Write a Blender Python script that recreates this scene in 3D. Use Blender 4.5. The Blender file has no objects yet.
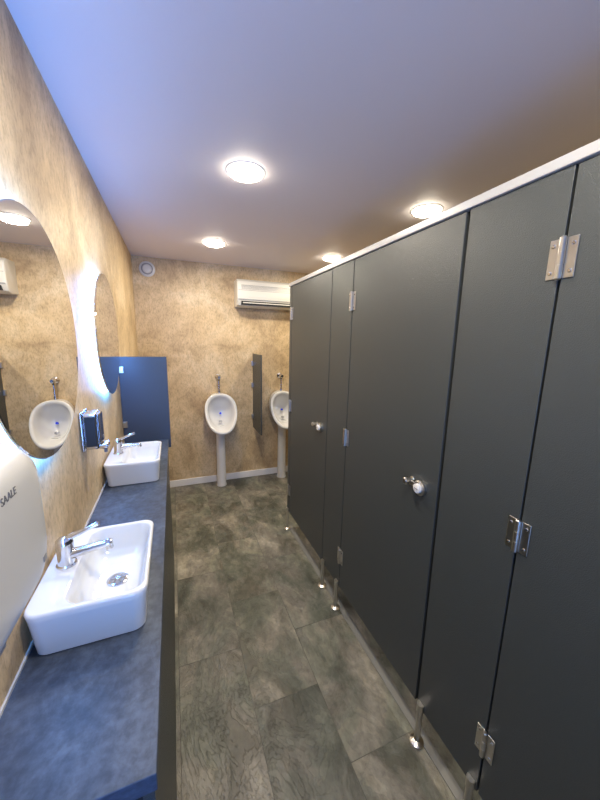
import bpy, math, random
from mathutils import Vector, Matrix
random.seed(3)
S=bpy.context.scene
COL=S.collection
HC=1.6
XL=-.32; XR=2.05; YB=3.54; YF=-1.5; ZC=2.35
# ---------------- materials
def newmat(name):
    m=bpy.data.materials.new(name); m.use_nodes=True
    nt=m.node_tree; b=nt.nodes['Principled BSDF']
    return m,nt,b
def mat(name,col,rough=.5,metal=0,emit=None,es=0,coat=0,bump=0,bscale=300):
    m,nt,b=newmat(name)
    b.inputs['Base Color'].default_value=(*col,1)
    b.inputs['Roughness'].default_value=rough
    b.inputs['Metallic'].default_value=metal
    b.inputs['Coat Weight'].default_value=coat
    if emit:
        b.inputs['Emission Color'].default_value=(*emit,1); b.inputs['Emission Strength'].default_value=es
    if bump:
        tc=nt.nodes.new('ShaderNodeTexCoord'); n=nt.nodes.new('ShaderNodeTexNoise'); n.inputs['Scale'].default_value=bscale
        bp=nt.nodes.new('ShaderNodeBump'); bp.inputs['Strength'].default_value=bump; bp.inputs['Distance'].default_value=.002
        nt.links.new(tc.outputs['Object'],n.inputs['Vector']); nt.links.new(n.outputs['Fac'],bp.inputs['Height']); nt.links.new(bp.outputs['Normal'],b.inputs['Normal'])
    return m
def ramp(nt,stops):
    r=nt.nodes.new('ShaderNodeValToRGB'); e=r.color_ramp.elements
    e[0].position=stops[0][0]; e[0].color=(*stops[0][1],1)
    e[1].position=stops[-1][0]; e[1].color=(*stops[-1][1],1)
    for p,c in stops[1:-1]:
        k=e.new(p); k.color=(*c,1)
    return r
def noise(nt,vec,scale,detail=4,rough=.5,dist=0,mapscale=(1,1,1)):
    n=nt.nodes.new('ShaderNodeTexNoise'); n.inputs['Scale'].default_value=scale; n.inputs['Detail'].default_value=detail
    n.inputs['Roughness'].default_value=rough; n.inputs['Distortion'].default_value=dist
    mp=nt.nodes.new('ShaderNodeMapping'); mp.inputs['Scale'].default_value=mapscale
    nt.links.new(vec,mp.inputs['Vector']); nt.links.new(mp.outputs['Vector'],n.inputs['Vector'])
    return n
def mixc(nt,fac,a,b,mode='MIX'):
    x=nt.nodes.new('ShaderNodeMix'); x.data_type='RGBA'; x.blend_type=mode
    for s,v in ((0,fac),(6,a),(7,b)):
        if hasattr(v,'links'): nt.links.new(v,x.inputs[s])
        elif isinstance(v,(int,float)): x.inputs[s].default_value=v
        else: x.inputs[s].default_value=(*v,1)
    return x.outputs[2]
def wall_mat():
    m,nt,b=newmat('plaster_wall')
    tc=nt.nodes.new('ShaderNodeTexCoord').outputs['Object']
    n1=noise(nt,tc,2.4,7,.62,.8,(1,1,.9)); n2=noise(nt,tc,24,7,.75,.2,(1.1,1.1,.75)); n3=noise(nt,tc,95,3,.65,0,(1.2,1.2,.5))
    r1=ramp(nt,[(.36,(.45,.32,.175)),(.5,(.61,.455,.26)),(.64,(.71,.565,.365))])
    nt.links.new(n1.outputs['Fac'],r1.inputs['Fac'])
    r2=ramp(nt,[(.36,(.60,.58,.56)),(.46,(.94,.94,.94)),(.54,(1.02,1.02,1.02)),(.68,(1.12,1.14,1.16))]); nt.links.new(n2.outputs['Fac'],r2.inputs['Fac'])
    r3=ramp(nt,[(.34,(.70,.68,.65)),(.5,(1,1,1)),(.7,(1.10,1.10,1.10))]); nt.links.new(n3.outputs['Fac'],r3.inputs['Fac'])
    c=mixc(nt,.5,r1.outputs['Color'],r2.outputs['Color'],'MULTIPLY')
    c=mixc(nt,.8,c,r3.outputs['Color'],'MULTIPLY')
    nt.links.new(c,b.inputs['Base Color']); b.inputs['Roughness'].default_value=.5
    bp=nt.nodes.new('ShaderNodeBump'); bp.inputs['Strength'].default_value=.2; bp.inputs['Distance'].default_value=.002
    nt.links.new(n2.outputs['Fac'],bp.inputs['Height']); nt.links.new(bp.outputs['Normal'],b.inputs['Normal'])
    return m
def floor_mat():
    m,nt,b=newmat('slate_tile_floor')
    tc=nt.nodes.new('ShaderNodeTexCoord').outputs['Object']
    mp=nt.nodes.new('ShaderNodeMapping'); mp.inputs['Rotation'].default_value=(0,0,math.pi/2); mp.inputs['Location'].default_value=(.5,.045,0)
    nt.links.new(tc,mp.inputs['Vector'])
    br=nt.nodes.new('ShaderNodeTexBrick'); br.offset=.5
    br.inputs['Scale'].default_value=1; br.inputs['Brick Width'].default_value=.62; br.inputs['Row Height'].default_value=.305
    br.inputs['Mortar Size'].default_value=.0013; br.inputs['Mortar Smooth'].default_value=.3; br.inputs['Bias'].default_value=0
    for k,cc in (('Color1',(.88,.88,.88)),('Color2',(1.16,1.14,1.08)),('Mortar',(.42,.42,.42))): br.inputs[k].default_value=(*cc,1)
    nt.links.new(mp.outputs['Vector'],br.inputs['Vector'])
    add=nt.nodes.new('ShaderNodeVectorMath'); add.operation='MULTIPLY_ADD'
    nt.links.new(br.outputs['Color'],add.inputs[0]); add.inputs[1].default_value=(7,5,3); nt.links.new(tc,add.inputs[2])
    v=add.outputs[0]
    n1=noise(nt,v,3.6,7,.6,.5,(1.2,.9,1)); n2=noise(nt,v,3.8,11,.64,.6,(1.5,.9,1)); n3=noise(nt,v,22,6,.66,.4,(1.4,.9,1))
    r1=ramp(nt,[(.36,(.088,.094,.074)),(.47,(.142,.144,.116)),(.56,(.18,.168,.138)),(.68,(.265,.245,.205))])
    nt.links.new(n1.outputs['Fac'],r1.inputs['Fac'])
    def contour(level,wd):
        a=nt.nodes.new('ShaderNodeMath'); a.operation='SUBTRACT'; nt.links.new(n2.outputs['Fac'],a.inputs[0]); a.inputs[1].default_value=level
        q=nt.nodes.new('ShaderNodeMapRange'); nt.links.new(a.outputs[0],q.inputs[0])
        q.inputs['From Min'].default_value=-wd; q.inputs['From Max'].default_value=wd*3
        return q.outputs[0]
    st=[contour(l,.004) for l in (.41,.46,.51,.565)]
    acc=st[0]
    for s_ in st[1:]:
        ad=nt.nodes.new('ShaderNodeMath'); ad.operation='ADD'; nt.links.new(acc,ad.inputs[0]); nt.links.new(s_,ad.inputs[1]); acc=ad.outputs[0]
    hs=nt.nodes.new('ShaderNodeMath'); hs.operation='MULTIPLY'; nt.links.new(acc,hs.inputs[0]); hs.inputs[1].default_value=.25
    r2=ramp(nt,[(.0,(.66,.65,.62)),(.25,(.84,.84,.82)),(.5,(1,1,1)),(.75,(1.12,1.13,1.12)),(1,(1.36,1.35,1.3))]); nt.links.new(hs.outputs[0],r2.inputs['Fac'])
    r3=ramp(nt,[(.35,(.70,.70,.70)),(.65,(1.28,1.28,1.28))]); nt.links.new(n3.outputs['Fac'],r3.inputs['Fac'])
    c=mixc(nt,1,r1.outputs['Color'],r2.outputs['Color'],'MULTIPLY')
    c=mixc(nt,.75,c,r3.outputs['Color'],'MULTIPLY')
    c=mixc(nt,.75,c,br.outputs['Color'],'MULTIPLY')
    nt.links.new(c,b.inputs['Base Color'])
    b.inputs['Roughness'].default_value=.42
    bp=nt.nodes.new('ShaderNodeBump'); bp.inputs['Strength'].default_value=.6; bp.inputs['Distance'].default_value=.006
    nt.links.new(hs.outputs[0],bp.inputs['Height']); nt.links.new(bp.outputs['Normal'],b.inputs['Normal'])
    return m
def counter_mat():
    m,nt,b=newmat('slate_worktop')
    tc=nt.nodes.new('ShaderNodeTexCoord').outputs['Object']
    n1=noise(nt,tc,9,8,.7,1.5,(1.0,.6,1)); n2=noise(nt,tc,110,4,.6,0,(.5,.5,1))
    r1=ramp(nt,[(.35,(.036,.048,.075)),(.5,(.052,.069,.105)),(.68,(.082,.105,.148))]); nt.links.new(n1.outputs['Fac'],r1.inputs['Fac'])
    r2=ramp(nt,[(.35,(.65,.65,.65)),(.7,(1.35,1.35,1.35))]); nt.links.new(n2.outputs['Fac'],r2.inputs['Fac'])
    c=mixc(nt,.9,r1.outputs['Color'],r2.outputs['Color'],'MULTIPLY')
    nt.links.new(c,b.inputs['Base Color']); b.inputs['Roughness'].default_value=.42
    bp=nt.nodes.new('ShaderNodeBump'); bp.inputs['Strength'].default_value=.3; bp.inputs['Distance'].default_value=.002
    nt.links.new(n1.outputs['Fac'],bp.inputs['Height']); nt.links.new(bp.outputs['Normal'],b.inputs['Normal'])
    return m
M_wall=wall_mat(); M_floor=floor_mat(); M_counter=counter_mat()
M_ceil=mat('ceiling_paint',(.80,.75,.78),.6,bump=.05,bscale=60)
M_panel=mat('charcoal_laminate',(.054,.061,.061),.38,bump=.5,bscale=420)
M_navy=mat('divider_laminate',(.05,.066,.10),.4,bump=.3,bscale=400)
M_gap=mat('dark_gap',(.008,.008,.009),.6)
M_black=mat('black_carcass',(.01,.01,.012),.6)
M_cer=mat('white_ceramic',(.73,.725,.70),.12,coat=.5)
M_plast=mat('white_plastic',(.58,.58,.57),.3)
M_plast2=mat('cream_plastic',(.70,.68,.61),.4)
M_grey=mat('grey_plastic',(.25,.25,.26),.4)
M_chrome=mat('chrome',(.72,.72,.74),.12,1)
M_steel=mat('brushed_steel',(.62,.60,.56),.28,1)
M_alu=mat('aluminium_rail',(.46,.46,.46),.35,.1)
M_thr=mat('threshold_grey',(.17,.17,.16),.5)
M_mirror=mat('mirror_glass',(.9,.91,.91),.0,1)
M_white=mat('white_trim',(.85,.84,.82),.4)
M_led=mat('led_strip',(1,1,1),.5,emit=(.10,.34,1.0),es=44)
M_lamp=mat('lamp_diffuser',(1,1,1),.5,emit=(1.0,.89,.70),es=34)
M_blue=mat('deodoriser_block',(.02,.06,.8),.4)
M_txt=mat('printed_text',(.15,.15,.16),.5)
M_sealant=mat('sealant',(.5,.48,.44),.5)
# ---------------- mesh helpers
def obj(name,verts,faces,m,smooth=False):
    me=bpy.data.meshes.new(name); me.from_pydata(verts,[],faces); me.update()
    o=bpy.data.objects.new(name,me); COL.objects.link(o)
    me.materials.append(m)
    if smooth:
        for p in me.polygons: p.use_smooth=True
    return o
def bevel(o,w,seg=2):
    md=o.modifiers.new('bev','BEVEL'); md.width=w; md.segments=seg; md.limit_method='ANGLE'; md.angle_limit=math.radians(40)
    for p in o.data.polygons: p.use_smooth=True
    wn=o.modifiers.new('wn','WEIGHTED_NORMAL'); wn.keep_sharp=False
    return o
def box(name,a,b,m,bv=0):
    x0,y0,z0=[min(p,q) for p,q in zip(a,b)]; x1,y1,z1=[max(p,q) for p,q in zip(a,b)]
    v=[(x0,y0,z0),(x1,y0,z0),(x1,y1,z0),(x0,y1,z0),(x0,y0,z1),(x1,y0,z1),(x1,y1,z1),(x0,y1,z1)]
    f=[(0,3,2,1),(4,5,6,7),(0,1,5,4),(1,2,6,5),(2,3,7,6),(3,0,4,7)]
    o=obj(name,v,f,m)
    if bv: bevel(o,bv)
    return o
def loft(name,loops,m,cap0=True,cap1=True,smooth=True,closed=True):
    n=len(loops[0]); v=[p for l in loops for p in l]; f=[]
    for i in range(len(loops)-1):
        for j in range(n if closed else n-1):
            k=(j+1)%n
            f.append((i*n+j,i*n+k,(i+1)*n+k,(i+1)*n+j))
    if cap0: f.append(tuple(range(n))[::-1])
    if cap1: f.append(tuple((len(loops)-1)*n+j for j in range(n)))
    o=obj(name,v,f,m,smooth)
    bm_fix(o)
    return o
def bm_fix(o):
    import bmesh
    bm=bmesh.new(); bm.from_mesh(o.data); bmesh.ops.recalc_face_normals(bm,faces=bm.faces); bm.to_mesh(o.data); bm.free()
def autos(o,ang=35):
    o.data.set_sharp_from_angle(angle=math.radians(ang)); return o
def cyl(name,p0,p1,r,m,n=32,r2=None):
    return lathe(name,p0,p1,[(0,r),(1,r if r2 is None else r2)],m,n)
def lathe(name,p0,p1,prof,m,n=32,cap=True):
    p0=Vector(p0);p1=Vector(p1);d=p1-p0; z=d.normalized()
    x=z.orthogonal().normalized(); y=z.cross(x)
    loops=[]
    for t,r in prof:
        c=p0+d*t
        loops.append([tuple(c+x*r*math.cos(2*math.pi*i/n)+y*r*math.sin(2*math.pi*i/n)) for i in range(n)])
    return autos(loft(name,loops,m,cap,cap))
def tube(name,pts,r,m):
    cu=bpy.data.curves.new(name,'CURVE'); cu.dimensions='3D'; cu.bevel_depth=r; cu.bevel_resolution=5; cu.use_fill_caps=True
    sp=cu.splines.new('BEZIER'); sp.bezier_points.add(len(pts)-1)
    for b,p in zip(sp.bezier_points,pts):
        b.co=p; b.handle_left_type=b.handle_right_type='AUTO'
    o=bpy.data.objects.new(name,cu); COL.objects.link(o); cu.materials.append(m)
    return o
def group(name,parts,loc):
    e=bpy.data.objects.new(name,None); e.empty_display_size=.1; e.location=loc; COL.objects.link(e)
    for p in parts:
        p.parent=e; p.matrix_parent_inverse=Matrix.Translation(-Vector(loc))
    return e
def rr(cx,cy,hx,hy,r,n=6):
    out=[]
    for qx,qy,a0 in ((1,1,0),(-1,1,90),(-1,-1,180),(1,-1,270)):
        for i in range(n+1):
            a=math.radians(a0+90*i/n)
            out.append((cx+qx*(hx-r)+r*math.cos(a),cy+qy*(hy-r)+r*math.sin(a)))
    return out
# ---------------- room shell
T=.1
box('floor',(XL-T,YF-T,-T),(XR+T,YB+T,0),M_floor)
box('ceiling',(XL-T,YF-T,ZC),(XR+T,YB+T,ZC+T),M_ceil)
box('wall_left',(XL-T,YF,0),(XL,YB,ZC),M_wall)
box('wall_right',(XR,YF,0),(XR+T,YB,ZC),M_wall)
box('wall_back',(XL-T,YB,0),(XR+T,YB+T,ZC),M_wall)
dx0,dx1,dz=-.22,.65,2.05
g=[box('wall_segment_1',(XL-T,YF-T,0),(dx0,YF,ZC),M_wall),box('wall_segment_2',(dx1,YF-T,0),(XR+T,YF,ZC),M_wall),box('wall_lintel',(dx0,YF-T,dz),(dx1,YF,ZC),M_wall)]
group('wall_front',g,(0.5,YF,0))
box('baseboard_back',(XL,YB-.015,0),(XR,YB,.075),M_white,.004)
box('baseboard_right',(XR-.015,2.42,0),(XR,YB-.02,.075),M_white,.004)

# ---------------- camera
f=320.
yaw=math.atan(.397); p=math.radians(10.5); roll=math.atan(.021)
sy,cy,sp,cp=math.sin(yaw),math.cos(yaw),math.sin(p),math.cos(p)
R0=Vector((cy,-sy,0)); F=Vector((cp*sy,cp*cy,-sp)); U0=R0.cross(F)
c,s=math.cos(roll),math.sin(roll)
R=R0*c+U0*s
U=U0*c-R0*s
cam=bpy.data.cameras.new('camera'); co=bpy.data.objects.new('camera',cam); COL.objects.link(co)
mt=Matrix((( R.x,U.x,-F.x,0),(R.y,U.y,-F.y,0),(R.z,U.z,-F.z,HC),(0,0,0,1)))
co.matrix_world=mt
cam.sensor_fit='VERTICAL'; cam.sensor_height=36; cam.lens=f/800*36; cam.clip_start=.02
S.camera=co

# ---------------- toilet cubicles
XS=.853; TH=.014
ZB,ZT=.165,2.0
def hinge(y,z,parts,i):
    h=.045
    parts.append(box(f'hinge_leaf_a_{i}',(XS-.003,y+.006,z-h),(XS,y+.030,z+h),M_steel,.002))
    parts.append(box(f'hinge_leaf_b_{i}',(XS-.003,y-.030,z-h),(XS,y-.006,z+h),M_steel,.002))
    parts.append(lathe(f'hinge_barrel_{i}',(XS-.007,y,z-h-.003),(XS-.007,y,z+h+.003),[(0,.005),(.03,.0075),(.34,.0075),(.345,.0068),(.355,.0068),(.36,.0075),(.64,.0075),(.645,.0068),(.655,.0068),(.66,.0075),(.97,.0075),(1,.005)],M_steel,20))
    for k,(dy,dz_) in enumerate(((.021,-.03),(.021,.03),(-.021,-.03),(-.021,.03))):
        parts.append(lathe(f'hinge_screw_{i}_{k}',(XS-.003,y+dy,z+dz_),(XS-.0055,y+dy,z+dz_),[(0,.0045),(.5,.0045),(1,.003)],M_chrome,12))
def latch(y,z,parts,i):
    parts.append(lathe(f'latch_rose_{i}',(XS,y,z),(XS-.014,y,z),[(0,.029),(.7,.029),(1,.024)],M_steel,28))
    parts.append(lathe(f'latch_indicator_{i}',(XS-.014,y,z),(XS-.024,y,z),[(0,.018),(.8,.018),(1,.014)],M_white,24))
    parts.append(box(f'latch_coin_slot_{i}',(XS-.0245,y-.009,z-.0015),(XS-.0235,y+.009,z+.0015),M_grey))
    parts.append(lathe(f'latch_neck_{i}',(XS,y+.05,z+.012),(XS-.03,y+.05,z+.012),[(0,.013),(.1,.008),(.8,.008),(1,.008)],M_steel,20))
    parts.append(lathe(f'latch_knob_{i}',(XS-.020,y+.05,z+.012),(XS-.040,y+.05,z+.012),[(0,.008),(.25,.013),(.75,.014),(1,.009)],M_steel,24))
    parts.append(box(f'latch_bar_{i}',(XS-.008,y+.0,z-.006),(XS-.014,y+.05,z+.014),M_steel,.003))
def foot(y,parts,i,x=XS-.004):
    parts.append(lathe(f'foot_{i}',(x,y,0),(x,y,ZB+.03),[(0,.027),(.05,.027),(.07,.02),(.09,.0115),(.8,.0115),(.82,.014),(1,.014)],M_steel,24))
P=[]
G=.003
pil=[(2.352,2.40),(1.46,1.695),(.515,.795),(-.45,-.16)]
for i,(a,b) in enumerate(pil):
    P.append(box(f'pilaster_{i}',(XS,a+G,ZB),(XS+TH,b-G if i else b,ZT),M_panel,.0015))
P.append(box('head_rail',(XS-.008,-.45,ZT),(XS+.022,2.405,ZT+.026),M_alu,.003))
for i,yd in enumerate((2.385,1.58,.655,-.42)):
    P.append(box(f'divider_{i}',(XS+TH,yd-.007,ZB),(XR-.002,yd+.007,ZT),M_panel))
for i,yd in enumerate((2.352,1.695,1.46,.795,.515,-.16)):
    P.append(box(f'gap_shade_strip_{i}',(XS+TH+.001,yd-.018,ZB),(XS+TH+.008,yd+.02,ZT),M_gap))  # near-black strips added behind the door gaps, standing in for shade
for i,y in enumerate((2.372,1.672,1.482,.772,.538,-.2)):
    foot(y,P,i)
group('toilet_cubicle_partition',P,(XS,1,0))
doors=[(1.695,2.352),(.795,1.46),(-.16,.515)]
for i,(a,b) in enumerate(doors):
    D=[box('door_leaf',(XS,a+G+ (0.008 if i==1 else 0),ZB+.004),(XS+TH,b-G,ZT-.004),M_panel,.0015)]
    for k,z in enumerate((.37,1.09,1.80)): hinge(b,z,D,k)
    latch(a+.09,1.06,D,0)
    group('cubicle_door',D,(XS,(a+b)/2,ZB))
box('trim_threshold',(XS+.012,-.45,0),(XS+.05,2.40,.004),M_thr,.001)

# ---------------- washstand
CT=HC-.67; CX=-.055; CY0,CY1=.436,2.25; XW=XL+.002
W=[box('worktop',(XW,CY0,CT-.035),(CX,CY1,CT),M_counter,.002),
   box('front_panel',(CX-.025,CY0+.02,0),(CX-.007,CY1,CT-.035),M_panel),
   box('end_panel',(XW,CY0+.02,0),(CX-.025,CY0+.04,CT-.035),M_black),
   box('rear_end_panel',(XW,CY1-.02,0),(CX-.025,CY1,CT-.035),M_black)]
group('washstand_counter',W,(XL,1.3,0))
box('trim_worktop_seal',(XL,CY0,CT),(XL+.004,CY1,CT+.006),M_sealant)
SP=[box('screen_board',(XW,CY1+.001,CT-.06),(-.040,CY1+.018,1.48),M_navy,.002)]
for k,z in enumerate((1.05,1.40)):
    SP.append(box(f'screen_bracket_{k}',(XW,CY1-.012,z-.02),(XL+.03,CY1,z+.02),M_steel,.002))
group('privacy_screen',SP,(XL,CY1,.1))

def basin(yc,name='wash_basin'):
    x0,x1=-.314,-.080; hy=.160; xc=(x0+x1)/2; hx=(x1-x0)/2; H=.108; z0=CT
    def L(cx,cy,a,b,r,z): return [(q[0],q[1],z) for q in rr(cx,cy,a,b,r,8)]
    bx=(-.244-.090)/2; bhx=.5*(.244-.090)
    loops=[L(xc,yc,hx-.016,hy-.016,.022,z0),L(xc,yc,hx-.010,hy-.010,.026,z0+.003),L(xc,yc,hx-.008,hy-.008,.028,z0+.02),L(xc,yc,hx-.002,hy-.002,.03,z0+H-.02),L(xc,yc,hx,hy,.03,z0+H-.006),L(xc,yc,hx-.002,hy-.002,.029,z0+H-.001),
           L(xc,yc,hx-.005,hy-.005,.028,z0+H),
           L(bx,yc,bhx+.004,hy-.011,.034,z0+H),L(bx,yc,bhx,hy-.015,.034,z0+H-.004),L(bx,yc,bhx-.005,hy-.02,.034,z0+H-.03),L(bx,yc,bhx-.012,hy-.028,.032,z0+.045),L(bx,yc,bhx-.028,hy-.046,.028,z0+.030),
           L(bx,yc,bhx-.055,hy-.10,.018,z0+.026)]
    b=loft('bowl',loops,M_cer)
    autos(b,50)
    parts=[b]
    dx,dy=bx,yc+.01
    parts.append(lathe('drain_flange',(dx,dy,z0+.026),(dx,dy,z0+.031),[(0,.026),(.6,.026),(1,.022)],M_chrome,32))
    parts.append(lathe('drain_recess',(dx,dy,z0+.0305),(dx,dy,z0+.0315),[(0,.019),(1,.019)],M_grey,32))
    parts.append(lathe('drain_grid_centre',(dx,dy,z0+.0312),(dx,dy,z0+.034),[(0,.006),(1,.005)],M_chrome,16))
    for k in range(6):
        a=k*math.pi/3
        p0=Vector((dx,dy,z0+.033)); p1=p0+Vector((math.cos(a)*.019,math.sin(a)*.019,0))
        parts.append(cyl(f'drain_grid_bar_{k}',p0,p1,.0014,M_chrome,8))
    group(name,parts,(xc,yc,z0))
    tx,ty,tz=-.272,yc,z0+H
    t=[lathe('tap_body',(tx,ty,tz),(tx,ty,tz+.062),[(0,.022),(.06,.022),(.1,.0185),(.6,.0175),(.75,.019),(.95,.019),(1,.015)],M_chrome,32)]
    t.append(lathe('spout',(tx+.005,ty,tz+.026),(tx+.102,ty,tz+.040),[(0,.013),(.3,.0115),(.85,.0095),(.97,.0095),(1,.0075)],M_chrome,24))
    t.append(lathe('aerator',(tx+.094,ty,tz+.038),(tx+.096,ty,tz+.024),[(0,.0085),(.8,.0095),(1,.0085)],M_chrome,20))
    t.append(lathe('lever_cap',(tx,ty,tz+.06),(tx-.001,ty,tz+.076),[(0,.019),(.5,.0175),(.85,.011),(1,.004)],M_chrome,28))
    t.append(lathe('lever',(tx+.006,ty,tz+.069),(tx+.078,ty,tz+.098),[(0,.0075),(.5,.0052),(.95,.0058),(1,.0035)],M_chrome,20))
    group('basin_tap',t,(tx,ty,tz))
basin(.872); basin(1.715)

# ---------------- mirrors with halo
def mirror(yc,zc,r=.286):
    n=96
    parts=[]
    parts.append(lathe('mirror_glass',(XL+.028,yc,zc),(XL+.034,yc,zc),[(0,r),(.7,r),(1,r-.002)],M_mirror,n))
    parts.append(lathe('mirror_back_box',(XL+.002,yc,zc),(XL+.026,yc,zc),[(0,r-.045),(1,r-.045)],M_white,n))
    parts.append(lathe('led_band',(XL+.006,yc,zc),(XL+.024,yc,zc),[(0,r-.012),(1,r-.012)],M_led,n,cap=False))
    parts.append(lathe('back_plate',(XL+.0245,yc,zc),(XL+.0278,yc,zc),[(0,r-.006),(1,r-.006)],M_white,n))
    group('round_led_mirror',parts,(XL,yc,zc))
mirror(.95,1.593); mirror(1.835,1.605); mirror(-.12,1.6)  # last mirror is unseen, added to throw blue light on the ceiling

# ---------------- hand dryer
def dryer():
    y0,y1=.33,.61; yc=(y0+y1)/2; hy=(y1-y0)/2; dz=.04
    def L(x,zb,zt,ins,r): zb+=dz; zt+=dz; return [(x,q[0],q[1]) for q in rr(yc,(zb+zt)/2,hy-ins,(zt-zb)/2,r,8)]
    loops=[L(XW,1.12,1.415,0.004,.035),L(XL+.02,1.118,1.418,0,.04),L(XL+.05,1.126,1.416,0,.045),L(XL+.08,1.145,1.41,.003,.05),L(XL+.10,1.17,1.40,.008,.052),L(XL+.113,1.19,1.39,.018,.05),L(XL+.119,1.21,1.375,.034,.045),L(XL+.12,1.235,1.36,.05,.035)]
    parts=[loft('housing',loops,M_plast)]
    parts.append(box('air_outlet',(XL+.03,yc-.05,1.114+dz),(XL+.075,yc+.05,1.136+dz),M_grey,.003))
    parts.append(box('sensor_label',(XL+.115,y1-.058,1.215+dz),(XL+.1200,y1-.046,1.224+dz),M_grey))
    cu=bpy.data.curves.new('lettering','FONT'); cu.body='SAALE'; cu.size=.0145; cu.extrude=.0008; cu.align_x='CENTER'
    t=bpy.data.objects.new('lettering',cu); COL.objects.link(t); cu.materials.append(M_txt)
    t.rotation_euler=(math.pi/2,0,math.pi/2); t.location=(XL+.1198,.478,1.396)
    parts.append(t)
    group('hand_dryer',parts,(XL,yc,1.13))
dryer()

# ---------------- soap dispenser
def soap():
    y0,y1=1.30,1.375; z0,z1=1.195,1.33
    parts=[box('mount_plate',(XW,y0-.004,z0-.004),(XL+.01,y1+.004,z1+.004),M_chrome,.003),
           box('tank',(XL+.01,y0,z0),(XL+.055,y1,z1),M_chrome,.008),
           box('side_window',(XL+.016,y0-.0015,z0+.012),(XL+.049,y0+.002,z1-.012),M_gap,.001),
           box('front_cover',(XL+.055,y0+.005,z0+.02),(XL+.061,y1-.005,z1-.005),M_chrome,.003),
           box('push_lever',(XL+.05,y0+.015,z0-.004),(XL+.08,y1-.015,z0+.016),M_chrome,.004),
           cyl('nozzle',(XL+.068,(y0+y1)/2,z0-.022),(XL+.068,(y0+y1)/2,z0),.006,M_grey,16)]
    group('soap_dispenser',parts,(XL,(y0+y1)/2,z0))
soap()

# ---------------- urinals
def urinal(xc):
    n=64; parts=[]
    zc=.835; Y0=YB-.002
    def L(w,h,yf,dz=0,k=.13):
        out=[]
        for i in range(n):
            a=2*math.pi*i/n; ca,sa=math.cos(a),math.sin(a)
            x=w*math.copysign(abs(ca)**.86,ca)*(1+k*sa*.9); z=h*math.copysign(abs(sa)**.92,sa)
            out.append((xc+x,yf(sa),zc+dz+z))
        return out
    fl=lambda y:(lambda s:y)
    tilt=lambda a,b:(lambda s:Y0-(a-b*s))
    loops=[L(.125,.175,fl(Y0),.015),L(.145,.185,tilt(.05,.01),.01),L(.158,.19,tilt(.13,.035),.004),
           L(.163,.194,tilt(.205,.085),0),L(.165,.197,tilt(.228,.1),0),L(.160,.192,tilt(.24,.105),0),L(.143,.172,tilt(.24,.105),0),
           L(.132,.160,tilt(.225,.1),0),L(.120,.145,tilt(.15,.06),-.004),L(.103,.12,tilt(.095,.025),-.012),L(.07,.085,tilt(.06,.010),-.02),L(.03,.035,tilt(.05,.005),-.025)]
    parts.append(loft('bowl',loops,M_cer,True,True))
    parts.append(lathe('pedestal',(xc,YB-.115,0),(xc,YB-.115,.70),[(0,.056),(.02,.056),(.04,.05),(.86,.047),(.95,.058),(1,.075)],M_cer,36))
    parts.append(lathe('outlet_strainer',(xc,YB-.14,zc-.105),(xc,YB-.143,zc-.098),[(0,.02),(1,.018)],M_chrome,20))
    parts.append(lathe('deodoriser',(xc+.01,YB-.06,zc-.03),(xc+.01,YB-.08,zc-.025),[(0,.011),(1,.011)],M_blue,20))
    zt=zc+.19
    parts.append(tube('flush_pipe',[(xc,YB-.07,zt-.03),(xc,YB-.07,zt+.06),(xc,YB-.07,zt+.15)],.008,M_chrome))
    parts.append(lathe('pipe_coupling',(xc,YB-.07,zt-.03),(xc,YB-.07,zt+.03),[(0,.02),(.4,.02),(.5,.013),(1,.013)],M_chrome,20))
    parts.append(lathe('valve_rose',(xc,Y0,zt+.175),(xc,YB-.02,zt+.175),[(0,.03),(.4,.03),(1,.015)],M_chrome,24))
    parts.append(lathe('valve_body',(xc,YB-.01,zt+.175),(xc,YB-.095,zt+.175),[(0,.014),(.3,.014),(.5,.022),(.9,.022),(1,.018)],M_chrome,24))
    parts.append(lathe('valve_stem',(xc,YB-.07,zt+.135),(xc,YB-.07,zt+.20),[(0,.012),(.3,.016),(.8,.016),(1,.01)],M_chrome,24))
    parts.append(lathe('push_button',(xc,YB-.095,zt+.175),(xc,YB-.115,zt+.175),[(0,.018),(.7,.018),(1,.013)],M_chrome,24))
    group('urinal',parts,(xc,YB,0))
urinal(.44); urinal(1.14)
D=[box('board',(.82,3.16,.61),(.834,YB-.02,1.45),M_panel,.002)]
for k,z in enumerate((.74,1.1,1.34)):
    D.append(box(f'bracket_{k}',(.806,YB-.04,z-.025),(.848,YB-.002,z+.025),M_steel,.003))
group('urinal_divider',D,(.827,YB,.61))

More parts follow.
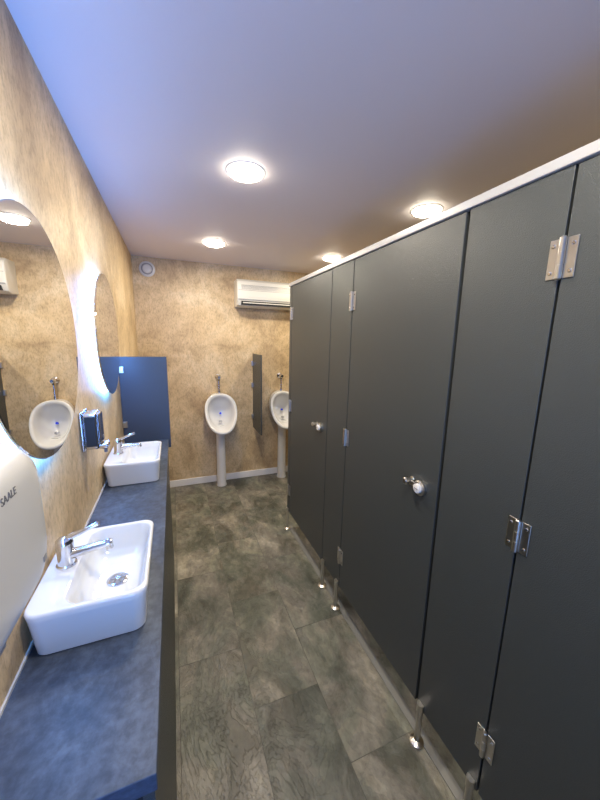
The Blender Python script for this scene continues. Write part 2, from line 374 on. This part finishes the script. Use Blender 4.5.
# ---------------- air conditioner
def aircon():
    x0,x1=.63,1.46; y=YB-.001
    prof=[(0,1.935),(.12,1.925),(.165,1.945),(.19,1.985),(.20,2.04),(.20,2.12),(.188,2.175),(.15,2.20),(0,2.202)]
    def L(x,ins):
        zc=2.055
        return [(x,y-max(0,d-ins) ,zc+(z-zc)*(1-ins/.13)) for d,z in prof]
    o=loft('casing',[L(x0,.008),L(x0+.004,.002),L(x0+.012,0),L(x1-.012,0),L(x1-.004,.002),L(x1,.008)],M_plast2); autos(o,30)
    parts=[o]
    parts.append(box('outlet_slot',(x0+.04,y-.192,1.948),(x1-.04,y-.13,1.985),M_gap))
    parts.append(box('louver',(x0+.055,y-.203,1.962),(x1-.055,y-.189,1.972),M_plast2,.003))
    parts.append(box('panel_seam',(x0+.01,y-.2015,1.999),(x1-.01,y-.195,2.003),M_grey))
    parts.append(box('panel_seam_upper',(x0+.01,y-.2015,2.088),(x1-.01,y-.195,2.091),M_grey))
    for k in range(5):
        parts.append(box(f'intake_slat_{k}',(x0+.04,y-.2-.001,2.100+k*.009),(x1-.04,y-.190,2.103+k*.009),M_grey))
    parts.append(box('display_window',(x1-.2,y-.2015,2.02),(x1-.12,y-.199,2.045),M_grey))
    group('air_conditioner',parts,((x0+x1)/2,y,2.05))
aircon()
YV=YB-.001
V=[lathe('vent_ring',(-.19,YV,2.24),(-.19,YB-.018,2.24),[(0,.07),(.6,.07),(1,.06)],M_plast,40),
   lathe('vent_gap',(-.19,YB-.015,2.24),(-.19,YB-.019,2.24),[(0,.052),(1,.052)],M_grey,40),
   lathe('vent_disc',(-.19,YB-.018,2.24),(-.19,YB-.034,2.24),[(0,.036),(.5,.042),(1,.034)],M_plast,40)]
group('air_vent',V,(-.19,YB,2.24))

# ---------------- downlights
for x in (.347,1.39):
    for y in (.42,1.6,2.79):
        parts=[lathe('bezel',(x,y,ZC),(x,y,ZC-.006),[(0,.088),(.5,.087),(1,.078)],M_white,48),
               lathe('diffuser',(x,y,ZC-.0058),(x,y,ZC-.022),[(0,.078),(.5,.074),(1,.056)],M_lamp,48)]
        la=bpy.data.lights.new('lamp','AREA'); la.shape='DISK'; la.size=.14; la.energy=9.2; la.color=(1,.895,.73)
        lo=bpy.data.objects.new('lamp',la); COL.objects.link(lo); lo.location=(x,y,ZC-.024)
        parts.append(lo)
        group('ceiling_downlight',parts,(x,y,ZC))
# blue fill lamp added in the doorway behind, aimed up at the ceiling
la=bpy.data.lights.new('doorway_blue_fill','AREA'); la.shape='RECTANGLE'; la.size=.45; la.size_y=1.6; la.energy=15; la.color=(.14,.36,1.0); la.spread=math.radians(110)
lo=bpy.data.objects.new('doorway_blue_fill',la); COL.objects.link(lo); lo.location=(.0,YF+.02,1.1)
lo.rotation_euler=(math.radians(118),0,math.radians(10))
w=bpy.data.worlds.new('sky'); S.world=w; w.use_nodes=True
bg=w.node_tree.nodes['Background']; bg.inputs['Color'].default_value=(.5,.66,1,1); bg.inputs['Strength'].default_value=.7
S.view_settings.view_transform='Standard'
S.view_settings.exposure=.3
print('done')
